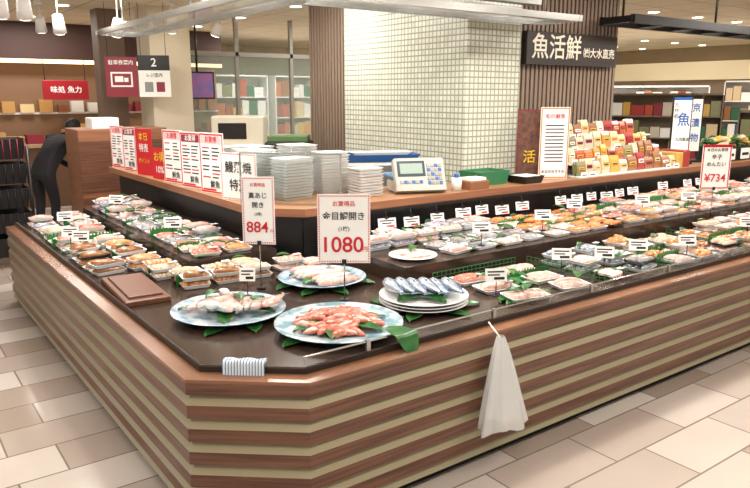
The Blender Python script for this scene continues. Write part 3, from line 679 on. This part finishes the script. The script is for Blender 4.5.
prodshelf("grocery_shelf",12.2,8.4,math.radians(-60),3.0,1.9,5,p1,WHITE,WHITE)
prodshelf("grocery_shelf",10.8,4.4,math.radians(-70),1.8,1.5,4,p2+cols,SH1,SH2)
prodshelf("grocery_shelf",14.4,6.2,math.radians(-65),2.4,2.0,5,p1,WHITE,WHITE)
mb=MB(); mb.box(13.4,14.0,10.6,11.2,0,2.85,WALLW); mb.obj("cream_pillar")
mb=MB(); mb.box(15.6,15.98,-4,14,2.1,2.5,mat("fascia_lit","e8d6ae",.5,emit=.35)); mb.obj("trim_1")

# ---------------------------------------------------------------- person (dark clothing, bending over)
def person(x,y,yaw):
    e=bpy.data.objects.new("shopper",None); col.objects.link(e); e.location=(x,y,0); e.rotation_euler=(0,0,yaw)
    J=[((0,0,.88),.135),((0,.14,1.03),.13),((0,.30,1.17),.14),((0,.40,1.24),.07),((0,.45,1.28),.05),
       ((-.17,.33,1.20),.06),((-.22,.40,.97),.045),((-.15,.56,.84),.035),((.17,.33,1.20),.06),((.22,.40,.97),.045),((.15,.56,.84),.035),
       ((-.1,-.01,.80),.095),((-.11,.03,.46),.062),((-.11,-.02,.09),.045),((-.11,.12,.045),.04),((.1,-.01,.80),.095),((.11,.06,.46),.062),((.11,.02,.09),.045),((.11,.16,.045),.04)]
    E=[(0,1),(1,2),(2,3),(3,4),(2,5),(5,6),(6,7),(2,8),(8,9),(9,10),(0,11),(11,12),(12,13),(13,14),(0,15),(15,16),(16,17),(17,18)]
    me=bpy.data.meshes.new("body"); me.from_pydata([j[0] for j in J],E,[]); o=bpy.data.objects.new("body",me); col.objects.link(o); o.parent=e
    md=o.modifiers.new("s","SKIN"); o.modifiers.new("ss","SUBSURF").levels=1
    for i,j in enumerate(J): me.skin_vertices[0].data[i].radius=(j[1],j[1]); 
    me.skin_vertices[0].data[0].use_root=True
    me.materials.append(mat("dark_clothes","1d1b20",.8))
    sk=mat("skin","c99a80",.5); hr=mat("hair","14100e",.6)
    mb=MB(); M=T(0,.53,1.33,0,-.8); mb.ell(.075,.095,.115,sk,M); mb.ell(.083,.1,.11,hr,M@T(0,-.02,.025)); mb.ell(.012,.02,.018,sk,M@T(0,.095,-.01))
    for s in(-1,1): mb.ell(.008,.006,.006,EYE,M@T(s*.03,.088,.012)); mb.ell(.01,.018,.025,sk,M@T(s*.078,0,0))
    mb.ell(.022,.006,.005,RED,M@T(0,.085,-.05)); mb.obj("head",parent=e)
    for s in(-1,1):
        mb=MB(); Mx=T(0,.05,-.10); mb.ell(.035,.045,.018,sk,Mx@T(s*.15,.55,.93))
        for k in range(4): mb.tube((s*.15-.024+.016*k,.58,.93),(s*.15-.026+.017*k,.62+.008*(1.5-abs(k-1.5)),.915),.008,sk,8,Mx); mb.tube((s*.15-.026+.017*k,.62+.008*(1.5-abs(k-1.5)),.915),(s*.15-.026+.017*k,.64,.89),.007,sk,8,Mx)
        mb.tube((s*.12,.54,.93),(s*.105,.58,.915),.009,sk,8,Mx); mb.obj("hand",parent=e)
person(1.72,9.3,math.radians(-60))

# ---------------------------------------------------------------- lights
def area(x,y,z,w,d,e,c=(1,.955,.895),nm="ceiling_panel_light"):
    l=bpy.data.lights.new(nm,"AREA"); l.shape='RECTANGLE'; l.size=w; l.size_y=d; l.energy=e; l.color=c
    o=bpy.data.objects.new(nm,l); o.location=(x,y,z); col.objects.link(o)
for x,y,e in ((.5,.5,48),(-1.5,3.5,48),(3.5,.5,42),(1.3,4.6,46),(3.3,2.9,42),(6.2,2.9,50),(6.8,.2,42),(9.5,3,60),(1.6,7.4,50),(3.3,6.0,40),(6.5,7.5,60),(2.2,11.3,35),(6.3,11.4,70),(11,7.5,110),(13.5,4,110),(9.5,11.5,70),(12.5,11,90)):
    area(x,y,2.83,1.1,.5,e)
for x,y in ((1.5,3.1),(1.5,5.2),(2.3,2.9),(3.3,2.9),(4.6,2.9),(6.0,2.9)):
    area(x,y,2.80,.12,.12,10,(1,.95,.88),"added_food_light")  # small lamps added to brighten the food and give highlights, no fittings
w=bpy.data.worlds.new("world"); bpy.context.scene.world=w; w.use_nodes=True
w.node_tree.nodes["Background"].inputs[0].default_value=(1,.97,.93,1); w.node_tree.nodes["Background"].inputs[1].default_value=.65
vs=bpy.context.scene.view_settings; vs.view_transform='Standard'; vs.exposure=0.12
